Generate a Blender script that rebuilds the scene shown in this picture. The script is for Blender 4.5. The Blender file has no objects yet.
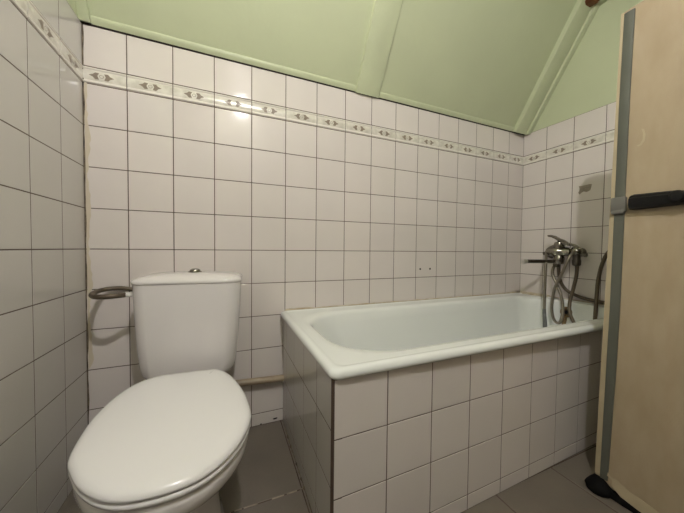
import bpy, bmesh, math, random
from mathutils import Vector, Matrix
random.seed(7)
S = bpy.context.scene
COL = S.collection
ZO = 0.817            # height of the reference tile joint above the floor: z below is measured from that joint

# ------------------------------------------------------------------ camera
F = Vector((0.3871895, 0.92157794, -0.02789975))
R = Vector((0.921999, -0.38705972, 0.01013021))
U = Vector((0.00146309, 0.02964585, 0.99955939))
cam_d = bpy.data.cameras.new('camera')
cam = bpy.data.objects.new('camera', cam_d)
COL.objects.link(cam)
cam_d.sensor_width = 36
cam_d.lens = 36 * 275.547 / 684
cam_d.clip_start = 0.01
m = Matrix((R, U, -F)).transposed().to_4x4()
m.translation = Vector((0.50194842, -1.31136356, 0.01040586 + ZO))
cam.matrix_world = m
S.camera = cam

# ------------------------------------------------------------------ light and exposure
w = bpy.data.worlds.new('world'); S.world = w
w.use_nodes = True
w.node_tree.nodes['Background'].inputs[0].default_value = (0.9, 0.95, 1, 1)
w.node_tree.nodes['Background'].inputs[1].default_value = 0.0
S.view_settings.view_transform = 'Standard'
S.view_settings.look = 'None'
S.view_settings.gamma = 1
S.view_settings.use_curve_mapping = False
S.view_settings.exposure = 0.0
BULB = 1850.0         # emission of the small bulb under the ceiling
LAMP = Vector((0.632, -1.50, 1.345))


# ------------------------------------------------------------------ materials
def srgb(r, g, b):
    f = lambda c: (c / 255 / 12.92) if c / 255 <= 0.04045 else ((c / 255 + 0.055) / 1.055) ** 2.4
    return (f(r), f(g), f(b), 1)


def mat(name, col, rough=0.5, metal=0.0, var=0.0, vscale=8, bump=0.0, bscale=40, coat=0.0, col2=None, spec=0.5,
        rvar=0.0, stretch=(1, 1, 1), attr=False, detail=4, ior=None):
    M = bpy.data.materials.new(name); M.use_nodes = True
    nt = M.node_tree; N = nt.nodes; L = nt.links
    P = N['Principled BSDF']
    P.inputs['Roughness'].default_value = rough
    P.inputs['Metallic'].default_value = metal
    P.inputs['Coat Weight'].default_value = coat
    if ior: P.inputs['IOR'].default_value = ior
    P.inputs['Specular IOR Level'].default_value = spec
    tc = N.new('ShaderNodeTexCoord'); mp = N.new('ShaderNodeMapping')
    mp.inputs['Scale'].default_value = stretch
    L.new(tc.outputs['Object'], mp.inputs['Vector'])
    c_out = None
    if var > 0 or col2:
        n = N.new('ShaderNodeTexNoise'); n.inputs['Scale'].default_value = vscale; n.inputs['Detail'].default_value = detail
        L.new(mp.outputs[0], n.inputs['Vector'])
        rp = N.new('ShaderNodeValToRGB')
        rp.color_ramp.elements[0].position = 0.35; rp.color_ramp.elements[1].position = 0.65
        c2 = col2 or tuple(max(0, c * (1 - var)) for c in col[:3]) + (1,)
        rp.color_ramp.elements[0].color = c2; rp.color_ramp.elements[1].color = col
        L.new(n.outputs['Fac'], rp.inputs[0]); c_out = rp.outputs[0]
        if rvar:
            mr = N.new('ShaderNodeMapRange'); mr.inputs[3].default_value = rough - rvar; mr.inputs[4].default_value = rough + rvar
            L.new(n.outputs['Fac'], mr.inputs[0]); L.new(mr.outputs[0], P.inputs['Roughness'])
    if attr:
        a = N.new('ShaderNodeAttribute'); a.attribute_name = 'tone'
        mx = N.new('ShaderNodeMix'); mx.data_type = 'RGBA'; mx.blend_type = 'MULTIPLY'; mx.inputs[0].default_value = 1
        if c_out: L.new(c_out, mx.inputs[6])
        else: mx.inputs[6].default_value = col
        L.new(a.outputs['Color'], mx.inputs[7]); c_out = mx.outputs[2]
    if c_out: L.new(c_out, P.inputs['Base Color'])
    else: P.inputs['Base Color'].default_value = col
    if bump:
        n = N.new('ShaderNodeTexNoise'); n.inputs['Scale'].default_value = bscale; n.inputs['Detail'].default_value = 3
        L.new(mp.outputs[0], n.inputs['Vector'])
        b = N.new('ShaderNodeBump'); b.inputs['Strength'].default_value = 1; b.inputs['Distance'].default_value = bump
        L.new(n.outputs['Fac'], b.inputs['Height']); L.new(b.outputs[0], P.inputs['Normal'])
    return M


M_tile = mat('white_glazed_tile', srgb(222, 214, 210), 0.08, var=0.03, vscale=5, bump=0.00015, bscale=7, attr=True)
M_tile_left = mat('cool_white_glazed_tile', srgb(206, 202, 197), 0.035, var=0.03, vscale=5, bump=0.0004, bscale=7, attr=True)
M_grout = mat('brown_grout', srgb(96, 78, 68), 0.9, var=0.3, vscale=20)
M_border = mat('glazed_border_tile', srgb(234, 228, 220), 0.12, attr=True, bump=0.0008, bscale=60, ior=2.1)
M_marble = mat('grey_marbled_glaze', srgb(234, 229, 219), 0.18, col2=srgb(208, 202, 191), vscale=28, ior=2.1)
M_motif = mat('brown_motif_glaze', srgb(134, 120, 106), 0.3)
M_green = mat('pale_green_paint', srgb(195, 201, 168), 0.42, var=0.05, vscale=3, bump=0.003, bscale=9)
M_green_trim = mat('green_trim_paint', srgb(197, 203, 170), 0.38, var=0.05, vscale=8, bump=0.0015, bscale=25)
M_floor = mat('grey_floor_tile', srgb(116, 107, 97), 0.33, var=0.14, vscale=6, bump=0.0006, bscale=120, rvar=0.06)
M_floor_grout = mat('floor_grout', srgb(88, 74, 64), 0.9, var=0.4, vscale=15)
M_pale_grout = mat('pale_floor_grout', srgb(170, 158, 142), 0.9, var=0.5, vscale=25)
M_ceramic = mat('white_sanitary_ceramic', srgb(226, 221, 220), 0.1, coat=0.3)
M_seat = mat('white_seat_plastic', srgb(234, 231, 232), 0.22)
M_enamel = mat('white_bath_enamel', srgb(234, 236, 234), 0.16, var=0.02, vscale=3)
M_chrome = mat('worn_chrome', srgb(150, 145, 135), 0.22, metal=1.0, var=0.3, vscale=30)
M_chrome_dark = mat('tarnished_chrome', srgb(112, 106, 98), 0.3, metal=1.0, var=0.4, vscale=30)
M_bright = mat('bright_chrome', srgb(215, 212, 205), 0.3, metal=.9)
M_hose = mat('braided_grey_hose', srgb(150, 142, 128), 0.36, metal=0.8, var=0.25, vscale=400)
M_hose_dark = mat('aged_brown_grey_hose', srgb(104, 92, 78), 0.42, metal=0.5, var=0.3, vscale=300)
M_brass = mat('aged_brass', srgb(160, 134, 102), 0.35, metal=0.8, var=0.5, vscale=60)
M_blue_grey = mat('blue_grey_plastic', srgb(104, 105, 106), 0.4)
M_pipe = mat('tan_painted_pipe', srgb(172, 154, 130), 0.4, var=0.35, vscale=14, bump=0.001)
M_door = mat('cream_hardboard', srgb(172, 155, 130), 0.65, col2=srgb(164, 146, 120), vscale=9, stretch=(1, 2.2, 0.8), bump=0.0006, bscale=160, detail=8)
M_door_edge = mat('pale_cream_edge', srgb(182, 166, 138), 0.6, var=0.15, vscale=10)
M_strip = mat('grey_rubber_strip', srgb(90, 91, 82), 0.6, var=0.08, vscale=12)
M_catch = mat('grey_metal_catch', srgb(108, 106, 101), 0.5, metal=0.2)
M_black = mat('black_plastic', srgb(14, 13, 14), 0.5, spec=.25, bump=0.001, bscale=60)
M_rubber = mat('black_rubber', srgb(9, 8, 8), 0.8, spec=.15, bump=0.004, bscale=40)
M_wood = mat('dark_red_brown_wood', srgb(120, 68, 34), 0.6, var=0.4, vscale=9, stretch=(1, 1, 5))
M_seal = mat('grimy_cream_sealant', srgb(206, 196, 176), 0.5, col2=srgb(176, 158, 128), vscale=16)
M_grime = mat('black_mould_joint', srgb(58, 50, 42), 0.8, col2=srgb(128, 114, 96), vscale=22)
M_dark = mat('dark_joint', srgb(46, 40, 34), 0.9)
M_pale_seal = mat('pale_beige_sealant', srgb(208, 196, 176), 0.45, var=.06, vscale=14)
M_glue = mat('brown_glue_residue', srgb(158, 146, 134), 0.7, var=0.2, vscale=80)
M_hole = mat('drilled_hole_dark', srgb(34, 30, 28), 0.9)
M_white_plastic = mat('white_plastic', srgb(232, 230, 226), 0.3)
M_plaster = mat('plain_painted_plaster', srgb(150, 148, 138), 0.7, var=0.03, vscale=3)


def emis(name, col, strength):
    M = bpy.data.materials.new(name); M.use_nodes = True
    P = M.node_tree.nodes['Principled BSDF']
    P.inputs['Base Color'].default_value = (0.8, 0.8, 0.78, 1)
    P.inputs['Emission Color'].default_value = col
    P.inputs['Emission Strength'].default_value = strength
    return M


# ------------------------------------------------------------------ helpers
def link(name, me, mats, parent=None, smooth=False, angle=None):
    o = bpy.data.objects.new(name, me); COL.objects.link(o)
    for q in (mats if isinstance(mats, (list, tuple)) else [mats]): me.materials.append(q)
    if smooth:
        for p in me.polygons: p.use_smooth = True
        if angle is not None:
            me.set_sharp_from_angle(angle=math.radians(angle))
    if parent: o.parent = parent
    return o


def root_of(p):
    v = Vector((0, 0, 0))
    while p is not None:
        v += p.location; p = p.parent
    return v


def thing(name, label, cat, loc, group=None):
    o = bpy.data.objects.new(name, None); COL.objects.link(o)
    o.empty_display_size = 0.1
    o.location = (loc[0], loc[1], loc[2] + ZO)
    o['label'] = label; o['category'] = cat
    if group: o['group'] = group
    return o


def tag(o, label, cat, group=None):
    o['label'] = label; o['category'] = cat
    if group: o['group'] = group
    return o


def struct(o):
    o['kind'] = 'structure'; return o


def finish(name, bm, mats, parent=None, smooth=False, angle=None, origin=None, recalc=True):
    for v in bm.verts: v.co.z += ZO
    if parent is not None: off = root_of(parent)
    elif origin is not None: off = Vector((origin[0], origin[1], origin[2] + ZO))
    else:
        c = [v.co for v in bm.verts]
        off = Vector(((min(q.x for q in c) + max(q.x for q in c)) / 2, (min(q.y for q in c) + max(q.y for q in c)) / 2, min(q.z for q in c)))
    for v in bm.verts: v.co -= off
    if recalc: bmesh.ops.recalc_face_normals(bm, faces=bm.faces[:])
    me = bpy.data.meshes.new(name); bm.to_mesh(me); bm.free()
    o = link(name, me, mats, parent, smooth, angle)
    if parent is None: o.location = off
    return o


def box(bm, lo, hi, bevel=0.0, seg=2, mtx=None, mi=0):
    x0, y0, z0 = lo; x1, y1, z1 = hi
    vs = [bm.verts.new(p) for p in ((x0, y0, z0), (x1, y0, z0), (x1, y1, z0), (x0, y1, z0), (x0, y0, z1), (x1, y0, z1), (x1, y1, z1), (x0, y1, z1))]
    fs = [bm.faces.new([vs[i] for i in q]) for q in ((0, 3, 2, 1), (4, 5, 6, 7), (0, 1, 5, 4), (1, 2, 6, 5), (2, 3, 7, 6), (3, 0, 4, 7))]
    for f in fs: f.material_index = mi
    if bevel:
        es = list({e for f in fs for e in f.edges})
        r = bmesh.ops.bevel(bm, geom=es, offset=bevel, segments=seg, profile=0.5, affect='EDGES', clamp_overlap=True)
        vs = list({v for f in r['faces'] for v in f.verts} | {v for v in vs if v.is_valid})
    if mtx is not None:
        for v in vs: v.co = mtx @ v.co
    return vs


def rings(bm, rs, cap0=True, cap1=True, closed=True):
    """skin a list of equally long rings"""
    prev = None; first = None
    for r in rs:
        cur = [bm.verts.new(p) for p in r]
        if prev:
            n = len(cur)
            for i in range(n if closed else n - 1):
                bm.faces.new((prev[i], prev[(i + 1) % n], cur[(i + 1) % n], cur[i]))
        else: first = cur
        prev = cur
    if cap0: bm.faces.new(first[::-1])
    if cap1: bm.faces.new(prev)


def rrect(x0, x1, y0, y1, r, z, n=8):
    """rounded rectangle, ccw; r one radius or four (x1y1, x0y1, x0y0, x1y0)"""
    rr = r if isinstance(r, (tuple, list)) else (r,) * 4
    out = []
    for (cx, sx, cy, sy, a0, q) in ((x1, -1, y1, -1, 0, rr[0]), (x0, 1, y1, -1, 90, rr[1]), (x0, 1, y0, 1, 180, rr[2]), (x1, -1, y0, 1, 270, rr[3])):
        for k in range(n + 1):
            a = math.radians(a0 + 90 * k / n)
            out.append((cx + sx * q + q * math.cos(a), cy + sy * q + q * math.sin(a), z))
    return out


def smooth_path(pts, sub=8):
    P = [Vector(p) for p in pts]; out = []
    for i in range(len(P) - 1):
        p0 = P[max(i - 1, 0)]; p1 = P[i]; p2 = P[i + 1]; p3 = P[min(i + 2, len(P) - 1)]
        for k in range(sub):
            t = k / sub
            out.append(0.5 * ((2 * p1) + (-p0 + p2) * t + (2 * p0 - 5 * p1 + 4 * p2 - p3) * t * t + (-p0 + 3 * p1 - 3 * p2 + p3) * t ** 3))
    out.append(P[-1]); return out


def tube(bm, pts, rad, n=12, sub=8, ribs=0.0, step=None):
    path = smooth_path(pts, sub) if sub > 1 else [Vector(p) for p in pts]
    if step:   # resample evenly for corrugation
        q = [path[0]]; acc = 0
        for a, b in zip(path, path[1:]):
            l = (b - a).length; d = step - acc
            while d <= l:
                q.append(a.lerp(b, d / l)); d += step
            acc = (acc + l) % step
        path = q
    T = (path[1] - path[0]).normalized()
    up = Vector((0, 0, 1)) if abs(T.z) < 0.9 else Vector((1, 0, 0))
    Nn = (up - up.dot(T) * T).normalized(); rs = []
    for i, p in enumerate(path):
        T = (path[min(i + 1, len(path) - 1)] - path[max(i - 1, 0)]).normalized()
        Nn = (Nn - Nn.dot(T) * T).normalized(); B = T.cross(Nn)
        r = rad(i / (len(path) - 1)) if callable(rad) else rad
        if ribs: r *= 1 + ribs * (1 if i % 2 else -1)
        rs.append([p + (Nn * math.cos(a) + B * math.sin(a)) * r for a in (2 * math.pi * k / n for k in range(n))])
    rings(bm, rs)


def lathe(bm, profile, origin, axis=(0, 0, 1), n=24):
    """profile = [(radius, height)]"""
    A = Vector(axis).normalized(); X = A.orthogonal().normalized(); Y = A.cross(X); O = Vector(origin)
    rs = [[O + A * h + (X * math.cos(t) + Y * math.sin(t)) * max(r, 1e-4) for t in (2 * math.pi * k / n for k in range(n))] for r, h in profile]
    rings(bm, rs)


def extrude_poly(bm, pts, dvec, mi=0):
    a = [bm.verts.new(p) for p in pts]; b = [bm.verts.new(Vector(p) + Vector(dvec)) for p in pts]; n = len(a)
    fs = [bm.faces.new(a[::-1]), bm.faces.new(b)] + [bm.faces.new((a[i], a[(i + 1) % n], b[(i + 1) % n], b[i])) for i in range(n)]
    for f in fs: f.material_index = mi
    return fs


# ------------------------------------------------------------------ tiled surfaces
TP = 0.152       # tile pitch
GAP = 0.0030
ZT = 4 * TP      # bottom of the border course
HB = 0.0624      # border height
ZTOP = 0.8185    # top of the tiling


REC = 0.0007      # how far the grout lies behind the glaze


def tiled(name, O, ud, nd, ubreaks, vbreaks, back=0.03, tint=0.03, border=True, motif_phase=0.0, gap=GAP, tilt=0.0010, tmat=None, back_ext=(0, 0), REC=REC, e=0.0008):
    """tiles laid on a wall through O along ud (horizontal), normal nd; vbreaks are joint heights.
    materials: 0 tile, 1 grout, 2 border, 3 marbled band, 4 motif"""
    bm = bmesh.new(); tone = bm.loops.layers.float_color.new('tone')
    O = Vector(O); ud = Vector(ud).normalized(); nd = Vector(nd).normalized(); vd = Vector((0, 0, 1))
    P = lambda u, v, d: O + ud * u + vd * v + nd * d
    u0, u1, v0, v1 = ubreaks[0], ubreaks[-1], vbreaks[0], vbreaks[-1]
    q = [P(u0 - back_ext[0], v0, -REC), P(u1 + back_ext[1], v0, -REC), P(u1 + back_ext[1], v1, -REC), P(u0 - back_ext[0], v1, -REC)]
    fs = extrude_poly(bm, q, nd * -back, 1)
    for f in fs:
        for l in f.loops: l[tone] = (1, 1, 1, 1)
    def quad(ps, mi, t):
        f = bm.faces.new([bm.verts.new(p) for p in ps]); f.material_index = mi
        for l in f.loops: l[tone] = t
    for j in range(len(vbreaks) - 1):
        va, vb = vbreaks[j], vbreaks[j + 1]
        is_b = border and abs(va - ZT) < 0.004
        for i in range(len(ubreaks) - 1):
            ua, ub = ubreaks[i], ubreaks[i + 1]
            g = gap / 2
            a, b_, c, d = ua + g, ub - g, va + g, vb - g
            if b_ - a < 0.004: continue
            k = 1 - random.random() * tint; t = (k, k * (1 - random.random() * 0.008), k * (1 - random.random() * 0.015), 1)
            if not is_b:
                tu = random.uniform(-tilt, tilt); tv = random.uniform(-tilt, tilt)
                dd = lambda u, v: 0.0002 + (u - (a + b_) / 2) * tu + (v - (c + d) / 2) * tv
                outer = [(a, c), (b_, c), (b_, d), (a, d)]
                mid = [(a + e * .35, c + e * .35), (b_ - e * .35, c + e * .35), (b_ - e * .35, d - e * .35), (a + e * .35, d - e * .35)]
                inner = [(a + e, c + e), (b_ - e, c + e), (b_ - e, d - e), (a + e, d - e)]
                A = [bm.verts.new(P(u, v, -REC)) for u, v in outer]
                B = [bm.verts.new(P(u, v, dd(u, v) - REC * .35)) for u, v in mid]
                C = [bm.verts.new(P(u, v, dd(u, v))) for u, v in inner]
                for X, Y in ((A, B), (B, C)):
                    for s in range(4):
                        f = bm.faces.new((X[s], X[(s + 1) % 4], Y[(s + 1) % 4], Y[s])); f.smooth = False
                        for l in f.loops: l[tone] = t
                f = bm.faces.new(C)
                for l in f.loops: l[tone] = t
            else:
                H = d - c     # moulded profile: bead, hollow, raised band, hollow, bead
                prof = [(0, -REC), (0.02, 0.0015), (0.05, 0.0036), (0.09, 0.0042), (0.13, 0.0034), (0.16, 0.0016), (0.19, 0.0010), (0.22, 0.0012)]
                N = 6
                band = [(0.22 + 0.56 * s / N, 0.0012 + 0.0022 * math.sin(math.pi * s / N)) for s in range(1, N)]
                prof = prof + band + [(1 - p, h) for p, h in prof[::-1]]
                for (p0, h0), (p1, h1) in zip(prof, prof[1:]):
                    inband = 0.21 < (p0 + p1) / 2 < 0.79
                    ps = [P(a, c + p0 * H, h0), P(b_, c + p0 * H, h0), P(b_, c + p1 * H, h1), P(a, c + p1 * H, h1)]
                    quad(ps, 3 if inband else 2, (1, 1, 1, 1))
                for uu in (a, b_):
                    poly = [P(uu, c + p * H, h) for p, h in prof]
                    f = bm.faces.new([bm.verts.new(p) for p in poly]); f.material_index = 2
                    for l in f.loops: l[tone] = (1, 1, 1, 1)
                # the printed motif: two arrowheads and a ring, following the band
                um = round((ua + ub) / 2 / TP - 0.5 - motif_phase / TP) * TP + TP / 2 + motif_phase
                hz = c + H / 2
                def lift(v): 
                    s = (v - c) / H; return 0.0012 + 0.0022 * math.sin(math.pi * min(max((s - .22) / .56, 0), 1)) + 0.0003
                def poly(pts):
                    if any(not (a < um + x < b_) for x, y in pts): return
                    f = bm.faces.new([bm.verts.new(P(um + x, hz + y, lift(hz + y))) for x, y in pts]); f.material_index = 4
                    for l in f.loops: l[tone] = (1, 1, 1, 1)
                for s in (-1, 1):
                    poly([(s * 0.038, 0), (s * 0.028, 0.0045), (s * 0.018, 0.0), (s * 0.028, -0.0045)])
                    poly([(s * 0.031, 0.0), (s * 0.019, 0.0125), (s * 0.0075, 0.0115), (s * 0.0125, 0.0)])
                    poly([(s * 0.031, 0.0), (s * 0.019, -0.0125), (s * 0.0075, -0.0115), (s * 0.0125, 0.0)])
                for q in range(12):
                    t0, t1 = (2 * math.pi * (q + w_) / 12 for w_ in (0, 1))
                    poly([(r_ * 1.15 * math.cos(t_), r_ * math.sin(t_)) for r_, t_ in ((.0048, t0), (.0062, t0), (.0062, t1), (.0048, t1))])
    o = finish(name, bm, [tmat or M_tile, M_grout, M_border, M_marble, M_motif], origin=(O.x, O.y, -ZO))
    return o


FLOOR = -0.817
VB = [FLOOR, -5 * TP, -4 * TP, -3 * TP, -2 * TP, -TP, 0, TP, 2 * TP, 3 * TP, ZT, ZT + HB, ZTOP]
W = 2.4275
# back wall (far wall), normal -y
ub = [0.0] + [TP * k for k in range(1, 16)] + [W + 0.002]
struct(tiled('wall_back', (0, 0, 0), (1, 0, 0), (0, -1, 0), ub, VB, motif_phase=0.0))
# left wall: leans and turns a hair
aL = -0.0077
udL = Vector((math.sin(aL), -math.cos(aL), 0))
ul = [0.0] + [0.1479 + 0.1522 * k for k in range(0, 12)]
struct(tiled('wall_left', (0.0193, 0, 0), udL, (math.cos(aL), math.sin(aL), 0), ul, VB, motif_phase=-0.0041, tmat=M_tile_left, tint=0.02, tilt=0.0008, REC=.0003, e=.0005))
# right wall
aR = 0.0155
udR = Vector((math.sin(aR), -math.cos(aR), 0))
ur = [0.0] + [0.1498 + TP * k for k in range(0, 12)]
struct(tiled('wall_right', (W, 0, 0), udR, (-math.cos(aR), -math.sin(aR), 0), ur, VB, motif_phase=-0.0022))

SL = 1.6                       # slope of the ceiling
ZC = 1.41                      # flat part
YC = -(ZC - 0.822) / SL
YF = -1.80                     # wall behind the photographer
# gable parts above the tiles, painted green
for nm, x0, x1 in (('wall_left_upper', -0.02, 0.0165), ('wall_right_upper', W + 0.003, W + 0.06)):
    bm = bmesh.new()
    pts = [(x0, 0.0, ZTOP + .0005), (x0, YF, ZTOP + .0005), (x0, YF, ZC + 0.03), (x0, YC, ZC + 0.03), (x0, 0, 0.85)]
    extrude_poly(bm, pts, (x1 - x0, 0, 0))
    if nm == 'wall_right_upper':
        for v in bm.verts: v.co.x += -math.sin(aR) * v.co.y * (1 if True else 0)
    struct(finish(nm, bm, M_green))
# ceiling: sloped board and flat part
bm = bmesh.new()
sec = [(0.0, 0.822), (YC, ZC), (YF, ZC), (YF, ZC + .04), (YC - .02, ZC + .04), (0.03, 0.83)]
extrude_poly(bm, [(-0.02, y, z) for y, z in sec], (W + 0.10, 0, 0))
struct(finish('ceiling', bm, M_green))
# wall behind the camera
bm = bmesh.new(); box(bm, (-0.05, YF - .04, FLOOR), (W + .1, YF, ZC + .04))
struct(finish('wall_front', bm, M_plaster))

nS = Vector((0, -SL, -1)).normalized() * -1   # out of the ceiling, upward
nIn = Vector((0, -SL, -1)).normalized()       # into the room
dS = Vector((0, -1, SL)).normalized()         # up the slope


def slope_strip(name, x0, x1, h, s0, s1, bev, base=0.0, m_=None, wob=0.0, x0t=None, x1t=None):
    """a batten on the sloped ceiling from s0 to s1 along the slope, h proud"""
    bm = bmesh.new()
    nseg = 14
    rs = []
    for k in range(nseg + 1):
        t = k / nseg; s = s0 + (s1 - s0) * t
        a = x0 + ((x0t if x0t is not None else x0) - x0) * t + random.uniform(-wob, wob)
        b = x1 + ((x1t if x1t is not None else x1) - x1) * t + random.uniform(-wob, wob)
        O = Vector((0, 0, 0.822)) + dS * s
        pr = [(a, base - .004), (a, h - bev), (a + bev * .3, h - bev * .3), (a + bev, h), (b - bev, h), (b - bev * .3, h - bev * .3), (b, h - bev), (b, base - .004)]
        rs.append([O + Vector((x, 0, 0)) + nIn * d for x, d in pr])
    rings(bm, rs)
    return struct(finish(name, bm, m_ or M_green_trim, smooth=True, angle=40))


LS = (Vector((0, YC, ZC)) - Vector((0, 0, 0.822))).length
slope_strip('trim_1', 1.118, 1.250, 0.015, -0.001, LS, 0.004, x1t=1.252, wob=0.0006)          # middle batten
slope_strip('trim_2', 2.306, W + .012, 0.030, 0.003, LS, 0.003, wob=0.0008, x0t=2.302)            # batten at the gable
slope_strip('trim_3', 2.402, W + .014, 0.044, 0.012, LS, 0.004, base=0.03, wob=0.001)           # small fillet on it
slope_strip('trim_4', 0.012, 0.050, 0.014, 0.006, LS, 0.006, wob=0.001)                         # left gable fillet
slope_strip('trim_11', 1.2515, 1.2545, 0.0035, -0.001, LS, 0.001, m_=M_dark, x0t=1.2535, x1t=1.2565)  # open joint beside the batten
# fillet along the top of the back wall, broken by the middle batten
for i, (xa, xb) in enumerate(((0.05, 1.116), (1.255, 2.305))):
    bm = bmesh.new(); rs = []
    n = 40
    for k in range(n + 1):
        x = xa + (xb - xa) * k / n; j = random.uniform(-.0007, .0007)
        pr = [(0.002, -.003), (0.002, 0.006), (0.012, 0.0075 + j), (0.022 + j, 0.0072), (0.027 + j, 0.004), (0.030, -.003)]
        rs.append([Vector((x, 0, 0.822)) + dS * s + nIn * d for s, d in pr])
    rings(bm, rs)
    struct(finish('trim_%d' % (5 + i), bm, M_green_trim, smooth=True, angle=50))
# fillet at the flat ceiling on the right gable
bm = bmesh.new(); box(bm, (W - .022, YF, ZC - .022), (W + .03, YC - .01, ZC + .002), 0.004)
struct(finish('trim_7', bm, M_green_trim, smooth=True, angle=40))
# dark shadow joint between tiles and fillet
bm = bmesh.new(); box(bm, (0.0, -.0035, ZTOP - .0015), (W, .012, ZTOP + .0045))
struct(finish('trim_8', bm, M_dark))
# end of a brown beam where the slope meets the flat ceiling
bm = bmesh.new()
rs = []
for x in (2.325, 2.345, 2.385, 2.40):
    k = 0.7 if x in (2.325, 2.40) else 1
    rs.append([(x, YC + .012 * k, ZC - .030 * k), (x, YC - .05 * k, ZC - .034 * k), (x, YC - .07, ZC + .002), (x, YC + .006, ZC + .002)])
rings(bm, rs)
tag(finish('beam_end', bm, M_wood), 'bare reddish brown wooden beam end at top edge above green gable batten', 'beam')

# floor: 30 cm tiles
bm = bmesh.new()
fx = [0.0193 - .03, 0.140, 0.441, 0.741, 1.042, 1.3436, 1.645, 1.946, 2.247, W + .05]
fy = [0.01, -0.407, -0.672, -0.974, -1.276, -1.578, YF - .01]
box(bm, (-0.05, YF - .04, FLOOR - .04), (W + .08, 0.03, FLOOR - .0012), mi=1)
for i in range(len(fx) - 1):
    for j in range(len(fy) - 1):
        g = 0.0022
        a, b, c, d = fx[i] + g, fx[i + 1] - g, fy[j + 1] + g, fy[j] - g
        e = .0012
        lo = [bm.verts.new(p) for p in ((a, c, FLOOR - .0012), (b, c, FLOOR - .0012), (b, d, FLOOR - .0012), (a, d, FLOOR - .0012))]
        hi = [bm.verts.new(p) for p in ((a + e, c + e, FLOOR), (b - e, c + e, FLOOR), (b - e, d - e, FLOOR), (a + e, d - e, FLOOR))]
        bm.faces.new(hi)
        for s in range(4): bm.faces.new((lo[s], lo[(s + 1) % 4], hi[(s + 1) % 4], hi[s]))
# pale filler in the joint between toilet and bath
random.seed(3)
x = 0.45
while x < 0.742:
    l = random.uniform(.012, .05)
    if random.random() < .8:
        yy = -0.407 + random.uniform(-.001, .001)
        box(bm, (x, yy - .002, FLOOR - .0012), (x + l, yy + .002, FLOOR + .0006), mi=2)
    x += l + random.uniform(0, .012)
random.seed(11)
struct(finish('floor', bm, [M_floor, M_floor_grout, M_pale_grout]))

# corner sealant, left corner and other trims of the setting
bm = bmesh.new(); rs = []
for k in range(60):
    z = FLOOR + (ZTOP - FLOOR) * k / 59
    wd = 0.0022 + 0.0008 * math.sin(k * .8) + random.uniform(0, .0012)
    x = 0.0193
    rs.append([(x - .002, 0.002, z), (x + wd * .4, -.0008 - wd * .5, z), (x + wd * 1.6, -.0012, z), (x + wd * 1.6, .002, z)])
rings(bm, rs); struct(finish('trim_9', bm, M_grime))
bm = bmesh.new(); rs = []
for k in range(70):
    z = -0.45 + (0.62 + 0.45) * k / 69
    wd = 0.010 + 0.004 * math.sin(k * .37) + random.uniform(-.003, .003)
    if k in (0, 69): wd = .002
    rs.append([(0.0245, -.0002, z), (0.0245, -.0010, z), (0.0245 + max(wd, .002), -.0010, z), (0.0245 + max(wd, .002), -.0002, z)])
rings(bm, rs); struct(finish('trim_10', bm, M_pale_seal))

# ------------------------------------------------------------------ bath enclosure (tiled apron) -> part of the setting
aF = 0.021
XF, YFR = 0.7486, -0.6902
PT = -0.3125
vb = [FLOOR, -5 * TP - .0076, -4 * TP - .0076, -3 * TP - .0076, PT]
enc = thing('bath_enclosure', 'white tiled enclosure built under the bathtub with brown joints', 'bath panel', (1.6, -.35, FLOOR))


def reparent(o, name, parent):
    for k in list(o.keys()): del o[k]
    o.name = name; o.location = o.location - parent.location; o.parent = parent
    return o


uf = [-0.0025] + [0.1535 * k for k in range(1, 11)] + [1.676]
reparent(tiled('front_panel', (XF, YFR, 0), (math.cos(aF), math.sin(aF), 0), (math.sin(aF), -math.cos(aF), 0), uf, vb, border=False, back=0.02, tint=.04), 'front_panel', enc)
L_side = 0.688
us = [0, 0.152, 0.304, 0.456, 0.608, L_side]
reparent(tiled('end_panel', (XF, YFR + .0005, 0), (0.0045, 1, 0), (-1, 0.0045, 0), us, [FLOOR] + [v + .0076 for v in vb[1:4]] + [PT], border=False, back=0.02, tint=.02, tilt=.0005, tmat=M_tile_left, REC=.0001, e=.0003, gap=.0036), 'end_panel', enc)
# rough sealant along the foot of the end panel
bm = bmesh.new(); rs = []
random.seed(5)
for k in range(60):
    y = -0.02 - 0.62 * k / 59
    wd = max(.0008, random.gauss(.0016, .0012)) + (.003 if .12 < -y < .2 and k % 3 else 0); xx = XF + .0045 * (0.69 + y) - .0002
    rs.append([(xx + .001, y, FLOOR + wd * 1.5), (xx - wd * .4, y, FLOOR + wd), (xx - wd * 1.3, y, FLOOR + .0003), (xx + .001, y, FLOOR + .0001)])
rings(bm, rs); finish('sealant_bead', bm, M_grime, enc)

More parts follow.
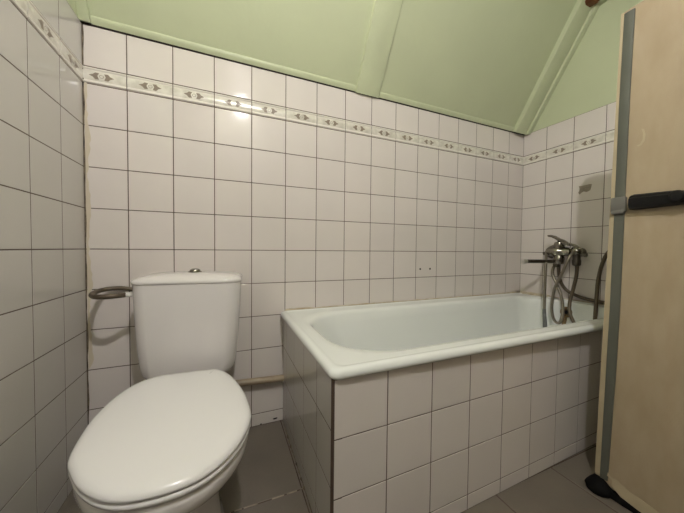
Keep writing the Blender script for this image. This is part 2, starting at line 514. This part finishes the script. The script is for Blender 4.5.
# ------------------------------------------------------------------ bathtub
RT = -0.285
tub = thing('bathtub', 'white enamel bathtub with rounded rim set in the tiled enclosure', 'bathtub', (1.58, -.35, PT))
bm = bmesh.new()
x0, x1, y0, y1 = 0.7345, 2.4235, -0.7020, -0.0035
n = 10
ri = lambda a, b, c, d, r, z: rrect(a, b, c, d, r, z, n)
rr = [
    ri(x0 + .006, x1, y0 + .006, y1, .022, PT + .001),
    ri(x0 + .001, x1, y0 + .001, y1, .024, PT + .006),
    ri(x0, x1, y0, y1, .025, PT + .013),
    ri(x0 + .002, x1, y0 + .002, y1 - .001, .025, RT - .007),
    ri(x0 + .007, x1 - .002, y0 + .007, y1 - .003, .024, RT - .002),
    ri(x0 + .014, x1 - .006, y0 + .014, y1 - .008, .024, RT),
    ri(x0 + .022, x1 - .012, y0 + .022, y1 - .016, .024, RT - .0005),
    ri(x0 + .027, x1 - .016, y0 + .027, y1 - .020, .026, RT - .0028),
    ri(x0 + .033, x1 - .020, y0 + .033, y1 - .024, .03, RT - .0034),
    ri(x0 + .052, x1 - .045, y0 + .058, y1 - .07, (.12, .16, .17, .12), RT - .004),
    ri(x0 + .070, x1 - .058, y0 + .075, y1 - .088, (.13, .18, .19, .13), RT - .006),
    ri(x0 + .078, x1 - .064, y0 + .083, y1 - .095, (.13, .185, .195, .13), RT - .011),
    ri(x0 + .085, x1 - .068, y0 + .088, y1 - .101, (.13, .185, .195, .13), RT - .022),
    ri(x0 + .096, x1 - .073, y0 + .096, y1 - .108, (.12, .18, .19, .12), RT - .06),
    ri(x0 + .150, x1 - .086, y0 + .110, y1 - .122, (.12, .18, .18, .12), RT - .20),
    ri(x0 + .205, x1 - .100, y0 + .122, y1 - .136, (.11, .17, .17, .11), RT - .32),
    ri(x0 + .230, x1 - .118, y0 + .138, y1 - .152, (.10, .15, .15, .10), RT - .36),
    ri(x0 + .275, x1 - .155, y0 + .165, y1 - .190, (.08, .12, .12, .08), RT - .385),
    ri(x0 + .40, x1 - .25, y0 + .23, y1 - .25, (.06, .08, .08, .06), RT - .392)]
rings(bm, rr, cap0=False, cap1=True)
# closing skin underneath, hidden in the enclosure
under = [rr[0], ri(x0 + .03, x1 - .01, y0 + .05, y1 - .02, .05, PT + .001), ri(x0 + .07, x1 - .04, y0 + .07, y1 - .06, .15, RT - .07), ri(x0 + .20, x1 - .06, y0 + .09, y1 - .10, .13, RT - .35), ri(x0 + .26, x1 - .12, y0 + .15, y1 - .17, .1, RT - .41)]
rings(bm, under, cap0=False, cap1=True)
bmesh.ops.remove_doubles(bm, verts=bm.verts[:], dist=1e-5)
o = finish('basin', bm, M_enamel, tub, smooth=True, angle=60)
# overflow plate with brown staining on the tap end
bm = bmesh.new(); lathe(bm, [(.004, -.001), (.030, 0), (.032, .003), (.028, .008), (.016, .009), (.013, .005), (.003, .005)], (2.3525, -.335, -.350), (-1, 0, .12), 24)
ov = finish('overflow_ring', bm, M_brass, tub, smooth=True, angle=50); ov['label'] = 'stained brass overflow ring'
bm = bmesh.new(); lathe(bm, [(.002, .0), (.011, .001), (.010, .0095), (.002, .0095)], (2.3515, -.335, -.350), (-1, 0, .12), 16)
o = finish('overflow_plug', bm, M_hole, ov, smooth=True, angle=50)
bm = bmesh.new(); tube(bm, [(2.342, -.332, -.372), (2.339, -.334, -.39), (2.337, -.331, -.43), (2.335, -.333, -.47)], 0.011, 8)
finish('overflow_stem', bm, M_brass, tub, smooth=True)
# bead of sealant behind the rim
for nm, a, b in (('rim_sealant', (.76, -.004, RT + .001), (2.42, -.004, RT + .001)),):
    bm = bmesh.new(); rs = []
    for k in range(80):
        x = .76 + 1.66 * k / 79; r = .0035 + random.uniform(-.0012, .0022) + (.0035 if .78 < x < .9 or x > 2.2 else 0)
        r *= .6
        rs.append([(x, -.0005, RT - .006), (x, -.0005, RT + r * 1.3), (x, -.0005 - r * .8, RT + r * .6), (x, -.0005 - r * 1.8, RT - .004)])
    rings(bm, rs); finish(nm, bm, M_seal, tub, smooth=True)
bm = bmesh.new(); rs = []
for k in range(40):
    y = -.01 - .50 * k / 39; xx = W - .0005 - math.sin(aR) * y * -1 * 0 + math.sin(aR) * (-y); r = .003 + random.uniform(-.001, .002) + (.006 if y > -.2 else 0)
    rs.append([(xx, y, RT - .006), (xx, y, RT + r), (xx - r, y, RT + r * .6), (xx - r * 2.2 - .006, y, RT - .004)])
rings(bm, rs); finish('rim_sealant', bm, M_seal, tub, smooth=True)

# ------------------------------------------------------------------ toilet
toilet = thing('toilet', 'white close-coupled toilet with closed lid against the back wall', 'toilet', (0.37, -.25, FLOOR))
# cistern, turned a little
aT = math.radians(-4.0)
TC = Vector((0.3835, -0.112, 0)); rotT = Matrix.Rotation(aT, 4, 'Z')
def cis(hx, yb, yf, r, z, dx=0.0, bulge=0.012, nn=8):
    """rounded box ring with softly bowed front; yb back, yf front (negative)"""
    pts = rrect(-hx + dx, hx + dx, yf, yb, (min(r, .02), min(r, .02), r, r), z, nn)
    out = []
    for x, y, zz in pts:
        if y < (yf + yb) / 2:
            y -= bulge * (1 - ((x - dx) / hx) ** 2)
        v = rotT @ Vector((x, y, zz)); out.append((v.x + TC.x, v.y + TC.y, zz))
    return out
bm = bmesh.new()
rings(bm, [cis(.105, .02, -.045, .03, -.462), cis(.132, .05, -.070, .036, -.460), cis(.145, .075, -.085, .04, -.452), cis(.153, .083, -.093, .042, -.436), cis(.1575, .085, -.0965, .042, -.41),
           cis(.1625, .087, -.1005, .043, -.36), cis(.1665, .088, -.103, .044, -.30), cis(.1705, .090, -.105, .044, -.22), cis(.1735, .090, -.106, .044, -.14), cis(.1738, .090, -.106, .044, -.1185)])
o = finish('cistern', bm, M_ceramic, toilet, smooth=True, angle=50)
bm = bmesh.new()
rings(bm, [cis(.170, .088, -.103, .044, -.119), cis(.1765, .092, -.108, .046, -.1170), cis(.1790, .093, -.110, .047, -.111), cis(.1770, .092, -.108, .047, -.105), cis(.168, .087, -.100, .046, -.0985),
           cis(.148, .077, -.085, .045, -.0925), cis(.112, .06, -.062, .04, -.0875), cis(.07, .04, -.038, .03, -.0845), cis(.03, .02, -.015, .015, -.0838)])
lid = finish('cistern_lid', bm, M_ceramic, toilet, smooth=True, angle=50)
bm = bmesh.new(); lathe(bm, [(.024, -.003), (.024, .002), (.022, .0045), (.019, .005), (.0185, .0065), (.017, .010), (.011, .0135), (.003, .0148)], (TC.x + .008, TC.y - .01, -.0848), (0, 0, 1), 28)
finish('flush_button', bm, M_chrome, toilet, smooth=True, angle=35)

# bowl, seat and lid share one plan: measured outline, clockwise from the tip
plan = [(0.2092, -0.6041), (0.2004, -0.5376), (0.1994, -0.4581), (0.2162, -0.371), (0.2491, -0.3058), (0.3, -0.274), (0.3685, -0.269), (0.435, -0.269), (0.4803, -0.279), (0.5186, -0.3353), (0.5505, -0.4445), (0.5622, -0.5419), (0.5577, -0.5897), (0.5394, -0.6427), (0.5064, -0.6944), (0.4676, -0.7287), (0.4277, -0.7445), (0.3808, -0.7485), (0.336, -0.7428), (0.2958, -0.7233), (0.2576, -0.6874), (0.23, -0.6472)]
def closed_spline(p, sub=6):
    n = len(p); out = []
    for i in range(n):
        p0, p1, p2, p3 = (Vector(p[(i + k) % n]) for k in (-1, 0, 1, 2))
        for k in range(sub):
            t = k / sub
            out.append(0.5 * ((2 * p1) + (-p0 + p2) * t + (2 * p0 - 5 * p1 + 4 * p2 - p3) * t * t + (-p0 + 3 * p1 - 3 * p2 + p3) * t ** 3))
    return out
OUT = closed_spline([(a, b, 0) for a, b in plan])
CEN = Vector((0.372, -0.50, 0))
def inset(d):
    n = len(OUT); res = []
    for i in range(n):
        t = (OUT[(i + 1) % n] - OUT[i - 1]).normalized(); nn = Vector((t.y, -t.x, 0))
        if nn.dot(CEN - OUT[i]) < 0: nn = -nn
        res.append(OUT[i] + nn * d)
    return res
def zr(pts, z): return [(p[0], p[1], z) for p in pts]
def sc(kx, ky, z, cx=None, cy=None, base=None):
    c = Vector((cx if cx is not None else CEN.x, cy if cy is not None else CEN.y, 0)); b = base or OUT
    return [(c.x + (p.x - CEN.x) * kx, c.y + (p.y - CEN.y) * ky, z) for p in b]
def tilt_plane(bm, f=1.0):
    for v in bm.verts: v.co.z += (-.0306 * (v.co.x - .3627) + .029 * (v.co.y + .2637)) * f
LZ = -0.4157     # height of the widest outline of the lid
bm = bmesh.new()
rings(bm, [zr(inset(.010), LZ - .003), zr(inset(.002), LZ - .0025), zr(inset(0), LZ), zr(inset(.001), LZ + .004), zr(inset(.005), LZ + .009), zr(inset(.012), LZ + .0125), zr(inset(.024), LZ + .0148),
           zr(inset(.045), LZ + .0162), sc(.55, .55, LZ + .0180), sc(.25, .25, LZ + .0188)])
tilt_plane(bm); finish('lid', bm, M_seat, toilet, smooth=True, angle=60)
SZ = LZ - .0065
bm = bmesh.new()
rings(bm, [zr(inset(.008), SZ), zr(inset(.003), SZ - .001), zr(inset(.001), SZ - .005), zr(inset(.002), SZ - .010), zr(inset(.007), SZ - .0135), zr(inset(.050), SZ - .0135), zr(inset(.056), SZ - .006), zr(inset(.050), SZ), zr(inset(.008), SZ)], cap0=False, cap1=False)
bmesh.ops.remove_doubles(bm, verts=bm.verts[:], dist=1e-6)
tilt_plane(bm); finish('seat', bm, M_seat, toilet, smooth=True, angle=60)
BZ = SZ - .0175
bm = bmesh.new()
rings(bm, [sc(.80, .80, BZ), zr(inset(.014), BZ), zr(inset(.008), BZ - .004), zr(inset(.006), BZ - .014), zr(inset(.008), BZ - .035), sc(.93, .93, BZ - .060, CEN.x + .002, CEN.y + .01), sc(.86, .86, BZ - .09, CEN.x + .004, CEN.y + .022),
           sc(.74, .76, BZ - .125, CEN.x + .008, CEN.y + .042), sc(.60, .66, BZ - .16, CEN.x + .012, CEN.y + .062), sc(.52, .60, BZ - .20, CEN.x + .014, CEN.y + .075), sc(.50, .60, BZ - .26, CEN.x + .014, CEN.y + .078), sc(.54, .64, BZ - .34, CEN.x + .014, CEN.y + .075), sc(.58, .68, FLOOR + .02, CEN.x + .014, CEN.y + .075), sc(.59, .69, FLOOR + .001, CEN.x + .014, CEN.y + .075)])
for v in bm.verts:
    k_ = max(0, min(1, (v.co.z - (BZ - .12)) / .12)); v.co.z += (-.0306 * (v.co.x - .3627) + .029 * (v.co.y + .2637)) * k_
# shelf that carries the cistern
def sh(hx, yb, yf, r, z):
    return [(x + .378, y, zz) for x, y, zz in rrect(-hx, hx, yf, yb, r, z, 8)]
rings(bm, [sh(.118, -.035, -.30, .03, -.4625), sh(.12, -.03, -.31, .04, -.475), sh(.11, -.03, -.33, .05, -.51), sh(.09, -.03, -.36, .05, -.58), sh(.085, -.03, -.40, .04, FLOOR + .03), sh(.09, -.03, -.40, .04, FLOOR + .001)])
finish('bowl', bm, M_ceramic, toilet, smooth=True, angle=60)
bm = bmesh.new()
lathe(bm, [(.0105, -.01), (.0105, .006), (.0085, .008), (.0085, .026), (.007, .027)], (0.2055, -0.150, -.1555), (-1, 0, 0), 16)
finish('water_inlet', bm, M_white_plastic, toilet, smooth=True, angle=40)
# small maker's stroke on the cistern is too faint to read: only a fine scratch
# looped supply hose at the cistern
bm = bmesh.new()
tube(bm, [(0.181, -0.150, -.1555), (0.160, -0.168, -.1558), (0.135, -0.176, -.156), (0.105, -0.165, -.156), (0.082, -0.128, -.155), (0.073, -0.082, -.153), (0.078, -0.040, -.151), (0.106, -0.022, -.148), (0.145, -0.020, -.150), (0.19, -0.016, -.163), (0.23, -0.014, -.19), (0.245, -0.014, -.26)], .0082, 14, step=.0024, ribs=.05)
hz = finish('flexible_hose', bm, M_hose_dark, smooth=True)
tag(hz, 'grey corrugated flexible water hose looped beside the toilet cistern', 'hose')

# ------------------------------------------------------------------ waste pipe
bm = bmesh.new(); tube(bm, [(0.46, -.026, -.585), (0.56, -.026, -.590), (0.66, -.026, -.5945), (0.752, -.026, -.600)], .0148, 16, sub=4)
tag(finish('water_pipe', bm, M_pipe, smooth=True, angle=60), 'tan painted pipe along the back wall between toilet and bath', 'pipe')

# ------------------------------------------------------------------ mixer tap
tap = thing('mixer_tap', 'worn chrome single-lever bath mixer tap on the right tiled wall', 'tap', (2.36, -.27, -.09))
bm = bmesh.new()
lathe(bm, [(.014, -.056), (.025, -.052), (.028, -.030), (.027, -.012), (.031, -.006), (.032, .02), (.028, .032), (.026, .052), (.020, .060)], (2.345, -.288, .006), (-.10, .35, .0), 24)
lathe(bm, [(.022, -.070), (.027, -.062), (.028, -.03), (.022, -.02), (.024, .0), (.024, .02), (.027, .030), (.028, .046), (.024, .060), (.006, .068)], (2.345, -.290, .002), (0, .0, 1), 24)
finish('body', bm, M_chrome, tap, smooth=True, angle=50)
bm = bmesh.new()
# lever: flat tongue rising to the left
P0 = Vector((2.345, -.297, .070)); P1 = Vector((2.342, -.226, .103))
d = (P1 - P0); side = Vector((1, .2, 0)).normalized()
rs = []
for t, hw, th in ((-.60, .018, .010), (-.3, .025, .018), (.0, .023, .017), (.35, .017, .012), (.7, .013, .008), (.95, .012, .0055), (1.0, .008, .003)):
    c = P0 + d * t + Vector((0, 0, .010 * math.sin(max(t, 0) * math.pi)))
    nrm = Vector((0, .3, 1)).normalized()
    rs.append([c + side * hw + nrm * th * .5, c + side * hw * .6 + nrm * th, c - side * hw * .6 + nrm * th, c - side * hw + nrm * th * .5, c - side * hw * .8 - nrm * th, c + side * hw * .8 - nrm * th])
rings(bm, rs); finish('lever', bm, M_chrome, tap, smooth=True, angle=60)
bm = bmesh.new()
tube(bm, [(2.345, -.272, -.050), (2.325, -.262, -.053), (2.30, -.253, -.0535), (2.24, -.235, -.053), (2.18, -.2185, -.053), (2.158, -.212, -.054)], .0112, 12, sub=4)
sp = finish('spout', bm, M_chrome_dark, tap, smooth=True, angle=60)
bm = bmesh.new(); lathe(bm, [(.010, -.006), (.0135, -.004), (.0140, .018), (.011, .020)], (2.163, -.2135, -.054), (-.96, .28, -.1), 16)
finish('nozzle', bm, M_bright, sp, smooth=True, angle=40)
bm = bmesh.new(); lathe(bm, [(.012, 0), (.0165, .003), (.0165, .022), (.0125, .026)], (2.345, -.276, -.088), (0, 0, 1), 8)
finish('outlet_nut', bm, M_chrome_dark, tap, smooth=False)
for yy, zz in ((-.205, -.006),):
    bm = bmesh.new(); lathe(bm, [(.011, -.01), (.011, .045), (.013, .05), (.030, .058), (.033, .066)], (2.36, yy, zz), (1, -.0, 0), 20)
    finish('wall_connector', bm, M_chrome_dark, tap, smooth=True, angle=40)
# right connector: ball elbow with a nut below
bm = bmesh.new()
lathe(bm, [(.004, -.029), (.018, -.023), (.027, -.011), (.0295, .0), (.027, .011), (.018, .023), (.004, .029)], (2.362, -.369, .010), (0, 0, 1), 24)
lathe(bm, [(.011, .0), (.011, .04), (.024, .058), (.026, .066)], (2.362, -.362, .004), (1, 0, 0), 20)
lathe(bm, [(.013, 0), (.013, .07)], (2.358, -.345, .004), (-.1, 1, -.05), 16)
finish('wall_connector', bm, M_chrome, tap, smooth=True, angle=40)
bm = bmesh.new(); lathe(bm, [(.012, -.085), (.0205, -.080), (.0220, -.055), (.0190, -.045), (.0205, -.015)], (2.362, -.372, .010), (0, 0, 1), 12)
finish('outlet_nut', bm, M_chrome_dark, tap, smooth=True, angle=30)
bm = bmesh.new(); lathe(bm, [(.008, 0), (.008, .016), (.011, .017), (.011, .028), (.008, .03)], (2.362, -.392, -.010), (0.1, -1, -.1), 12)
finish('side_knob', bm, M_chrome_dark, tap, smooth=True, angle=40)

# shower hose: from the outlet down, a loop, over the tap and down to the handset end
sh_ = thing('shower_hose', 'grey metal shower hose looped over the tap and hanging into the bathtub', 'hose', (2.30, -.30, -.45))
bm = bmesh.new()
tube(bm, [(2.345, -.262, -.085), (2.345, -.258, -.13), (2.34, -.285, -.19), (2.335, -.312, -.25), (2.325, -.331, -.33), (2.31, -.3335, -.385), (2.302, -.325, -.412), (2.295, -.308, -.405), (2.29, -.2955, -.37), (2.288, -.292, -.31), (2.286, -.306, -.21), (2.288, -.341, -.1165),
          (2.300, -.366, -.03), (2.340, -.3715, .012), (2.385, -.362, .034), (2.392, -.325, .050), (2.392, -.285, .056), (2.385, -.248, .046), (2.345, -.226, .020), (2.305, -.242, -.02), (2.286, -.252, -.06), (2.28, -.2555, -.12), (2.278, -.2560, -.23), (2.278, -.2565, -.36)], .0080, 12, step=.0022, ribs=.05)
finish('hose', bm, M_hose, sh_, smooth=True)
bm = bmesh.new(); tube(bm, [(2.278, -.2565, -.340), (2.277, -.258, -.37), (2.275, -.263, -.41), (2.273, -.267, -.452)], lambda t: .0085 + .003 * t, 14)
e_ = finish('end_fitting', bm, M_blue_grey, sh_, smooth=True, angle=50); e_['label'] = 'blue-grey plastic hose end'

bm = bmesh.new()
tube(bm, [(2.362, -.374, -.068), (2.362, -.376, -.090), (2.360, -.3735, -.1441), (2.350, -.3658, -.2141), (2.335, -.3600, -.2843), (2.318, -.3690, -.3384), (2.303, -.392, -.3768), (2.292, -.4216, -.4143), (2.285, -.445, -.45)], .0090, 12, step=.0028, ribs=.04)
tag(finish('drain_hose', bm, M_hose_dark, smooth=True), 'short brown-grey hose hanging from the right tap connector into the bathtub', 'hose')
bm = bmesh.new()
tube(bm, [(2.362, -.281, -.070), (2.370, -.278, -.12), (2.385, -.2807, -.175), (2.396, -.305, -.222), (2.402, -.350, -.248), (2.404, -.4009, -.262), (2.405, -.47, -.268), (2.404, -.54, -.266), (2.402, -.60, -.24), (2.400, -.645, -.15), (2.402, -.63, -.02), (2.405, -.575, .045), (2.404, -.53, .040),
          (2.402, -.4935, .0), (2.400, -.4707, -.0695), (2.395, -.4610, -.1475), (2.370, -.4686, -.2115), (2.345, -.4780, -.2732), (2.326, -.4844, -.3464), (2.312, -.486, -.40)], .0092, 12, step=.0026, ribs=.04)
tag(finish('water_hose', bm, M_hose_dark, smooth=True), 'dark brown-grey hose running from under the tap along the bath rim behind the door', 'hose')

# ------------------------------------------------------------------ marks on the walls
bm = bmesh.new()
def on_right(y, z, d=0.001):
    s = -y / math.cos(aR); return (W + s * math.sin(aR) - d, y, z)
pts = [(-.3363, .3955), (-.350, .3945), (-.3658, .3959), (-.385, .3975), (-.3989, .3959), (-.3965, .380), (-.3929, .3629), (-.3766, .3545), (-.3594, .3600), (-.352, .356), (-.3402, .3464), (-.3348, .3571), (-.3400, .371), (-.3400, .382)]
extrude_poly(bm, [on_right(y, z, .0008) for y, z in pts], (-.0012, 0, 0))
tag(finish('glue_patch', bm, M_glue), 'small brown patch of old glue on the right wall above the tap', 'stain')
for x in (1.5504, 1.6224):
    bm = bmesh.new(); lathe(bm, [(.0052, 0), (.0058, .0015), (.0035, .0016), (.003, .0008)], (x, -.0006, -.1035), (0, -1, 0), 14)
    tag(finish('wall_plug', bm, M_hole, smooth=True, angle=40), 'dark plugged screw hole above the bath, %s of the pair in one tile' % ('left' if x < 1.6 else 'right'), 'wall plug', 'screw holes above the bath')

# chips at the foot of the back wall
for (cx, cz, r, lb) in ((.716, -.801, .007, 'dark chip in the low tile by the foot of the bath end panel'), (.650, -.812, .004, 'smaller dark chip at the floor edge of the back wall')):
    bm = bmesh.new()
    pp_ = [(cx + r * 1.6 * math.cos(a) * random.uniform(.7, 1.2), -.0004, cz + r * .6 * math.sin(a) * random.uniform(.6, 1.2)) for a in (k * math.pi / 5 for k in range(10))]
    extrude_poly(bm, pp_, (0, -.0008, 0))
    tag(finish('tile_chip', bm, M_hole), lb, 'chip', 'chips at the foot of the back wall')

# ------------------------------------------------------------------ door standing open on the right
door = thing('folding_door', 'cream hardboard door panel with grey edge strip and black handle at right', 'door', (1.70, -.80, FLOOR))
lean = 0.0163
DX = 1.70
def lean_bm(bm):
    for v in bm.verts:
        v.co.y -= (v.co.z + .771) * lean
DB, DT = -0.795, 0.792
bm = bmesh.new()
prof = []
y_ = -0.7837
outer = [(y_, DB + .02), (y_, DT - .006), (y_ - .004, DT - .001), (y_ - .02, DT), (-1.55, DT), (-1.55, DB), (-.90, DB), (-.83, DB + .004), (-.81, DB + .015)]
extrude_poly(bm, [(DX, a, b) for a, b in outer], (.034, 0, 0))
bmesh.ops.bevel(bm, geom=[e for e in bm.edges], offset=.002, segments=2, affect='EDGES', clamp_overlap=True)
lean_bm(bm); finish('panel', bm, M_door, door, smooth=True, angle=30)
LW = lambda z: .0145 - .0065 * max(0, min(1, (z + .15) / .65))
bm = bmesh.new(); rs = []
for k in range(25):
    z = DB + .03 + (DT - .004 - DB - .03) * k / 24
    rs.append([(DX + .0005, y_ + .0005, z), (DX - .003, y_ - .0005, z), (DX - .003, y_ - LW(z), z), (DX + .0005, y_ - LW(z), z)])
rings(bm, rs)
lean_bm(bm); finish('edge_lath', bm, M_door_edge, door, smooth=True, angle=30)['label'] = 'pale cream edge lath'
bm = bmesh.new(); nk = 24; rs = []
for k in range(nk + 1):
    t = k / nk; z = DB + .024 + (DT - .010 - DB - .024) * t
    wd = .0262 - .005 * max(0, (.25 - t) / .25); a = y_ - LW(z)
    rs.append([(DX + .0005, a, z), (DX - .0045, a - .001, z), (DX - .0055, a - .004, z), (DX - .0055, a - wd + .004, z), (DX - .0045, a - wd + .001, z), (DX + .0005, a - wd, z)])
rings(bm, rs); lean_bm(bm); finish('edge_strip', bm, M_strip, door, smooth=True, angle=40)['label'] = 'dark grey rubber edge strip'
# torn, peeling skin at the foot
bm = bmesh.new()
T = [(-.812, -.741), (-.818, -.752), (-.832, -.757), (-.834, -.776), (-.858, -.790), (-.90, -.797), (-1.00, -.803), (-1.0, -.792), (-.955, -.770), (-.915, -.764), (-.875, -.759), (-.845, -.748), (-.828, -.750), (-.820, -.741)]
extrude_poly(bm, [(DX - .002 - .010 * max(0, min(1, (-.745 - b) / .05)), a, b) for a, b in T], (-.0015, 0, 0))
lean_bm(bm); finish('peeling_skin', bm, M_door_edge, door)['label'] = 'torn peeling strip of cream door skin'
bm = bmesh.new()
rs = []
for k in range(30):
    t = k / 29; y = -.812 - .72 * t
    r = .011 + random.uniform(-.001, .002)
    rs.append([(DX - .012 + random.uniform(-.002, .002), y, FLOOR + .001), (DX - .014, y, FLOOR + r), (DX - .004, y, DB + .004 + random.uniform(-.001, .003)), (DX + .034, y, DB + .004), (DX + .036, y, FLOOR + .001)])
rings(bm, rs); finish('bottom_seal', bm, M_rubber, door, smooth=True, angle=50)
# rubber shoe on the corner
bm = bmesh.new(); rs = []
random.seed(9)
for k, (z, a, b, ox, oy) in enumerate(((FLOOR + .001, .026, .030, -.018, .000), (FLOOR + .010, .032, .036, -.016, 0), (FLOOR + .022, .030, .034, -.012, -.002), (FLOOR + .032, .024, .026, -.006, .0), (FLOOR + .040, .016, .018, .000, .004), (FLOOR + .045, .008, .008, .002, .006))):
    rs.append([(DX + .002 + ox + a * math.cos(t) * random.uniform(.93, 1.07), -.800 + oy + b * math.sin(t) * random.uniform(.93, 1.07), z) for t in (2 * math.pi * j / 18 for j in range(18))])
rings(bm, rs); finish('rubber_shoe', bm, M_rubber, door, smooth=True)
# catch
bm = bmesh.new()
box(bm, (DX - .012, -.8405, .140), (DX + .004, -.8035, .189), .003)
box(bm, (DX - .014, -.838, .134), (DX + .002, -.806, .146), .003)
finish('catch', bm, M_catch, door, smooth=True, angle=35)['label'] = 'grey metal catch plate'
# handle
bm = bmesh.new()
HB_ = [(-.8510, .148, .184, .010, .020), (-.8525, .144, .188, .008, .024), (-.862, .142, .191, .006, .026), (-.88, .1415, .190, .005, .026), (-.91, .142, .189, .004, .026), (-.935, .143, .188, .004, .028), (-.95, .143, .187, .003, .030), (-.965, .144, .184, .004, .030), (-.985, .145, .178, .006, .026), (-1.00, .150, .172, .01, .018)]
rs = []
for y, za, zb, xa, xb in HB_:
    zm = (za + zb) / 2; h = (zb - za) / 2; yy = y
    rs.append([(DX + .001, yy, zm - h * .7), (DX - xb * .55, yy, za), (DX - xb * .9, yy, za + .006), (DX - xb, yy, zm - h * .3), (DX - xb, yy, zm + h * .45), (DX - xb * .8, yy, zm + h * .65), (DX - xb * .78, yy, zb - .004), (DX - xb * .5, yy, zb), (DX + .001, yy, zm + h * .7)])
rings(bm, rs)
hd = finish('handle', bm, M_black, door, smooth=True, angle=30); hd['label'] = 'chunky black plastic handle'
bm = bmesh.new(); lathe(bm, [(.017, 0), (.017, .006), (.013, .010), (.002, .011)], (DX - .026, -.957, .168), (-1, 0, 0), 18)
finish('handle_knob', bm, M_black, hd, smooth=True, angle=40)
# plaster scuff on the panel
bm = bmesh.new()
sc_ = [(-.868, .395), (-.872, .380), (-.872, .362), (-.866, .348), (-.858, .346), (-.862, .342), (-.870, .344), (-.8765, .356), (-.878, .374), (-.874, .392)]
extrude_poly(bm, [(DX - .0002, a - .0, b) for a, b in sc_], (-.0012, 0, 0))
finish('scuff', bm, M_door_edge, door)['label'] = 'pale curved scuff mark'

# ------------------------------------------------------------------ ceiling lamp above the photographer (out of frame)
lampo = thing('ceiling_lamp', 'small bulb ceiling lamp with opal cap hanging over the toilet side of the room', 'lamp', (LAMP.x, LAMP.y, LAMP.z - .05))
bm = bmesh.new(); lathe(bm, [(.045, ZC - LAMP.z), (.045, ZC - LAMP.z - .012), (.010, ZC - LAMP.z - .016), (.010, .052), (.022, .050), (.022, .040), (.015, .036)], LAMP, (0, 0, 1), 24)
finish('fitting', bm, M_white_plastic, lampo, smooth=True, angle=40)
bm = bmesh.new(); lathe(bm, [(.020, .062), (.045, .061), (.078, .056), (.098, .044), (.106, .030), (.104, .030), (.096, .042), (.076, .053), (.045, .058), (.020, .059)], LAMP, (0, 0, 1), 32)
finish('shade', bm, emis('opal_shade_lit', (1, .96, .88, 1), 2.0), lampo, smooth=True, angle=60)
bm = bmesh.new(); lathe(bm, [(.010, .045), (.011, .030), (.021, .017), (.027, 0), (.023, -.017), (.0135, -.026), (.003, -.029)], LAMP, (0, 0, 1), 24)
bulb = finish('bulb', bm, emis('bulb_glass_lit', (1, .965, .952, 1), BULB), lampo, smooth=True, angle=60)
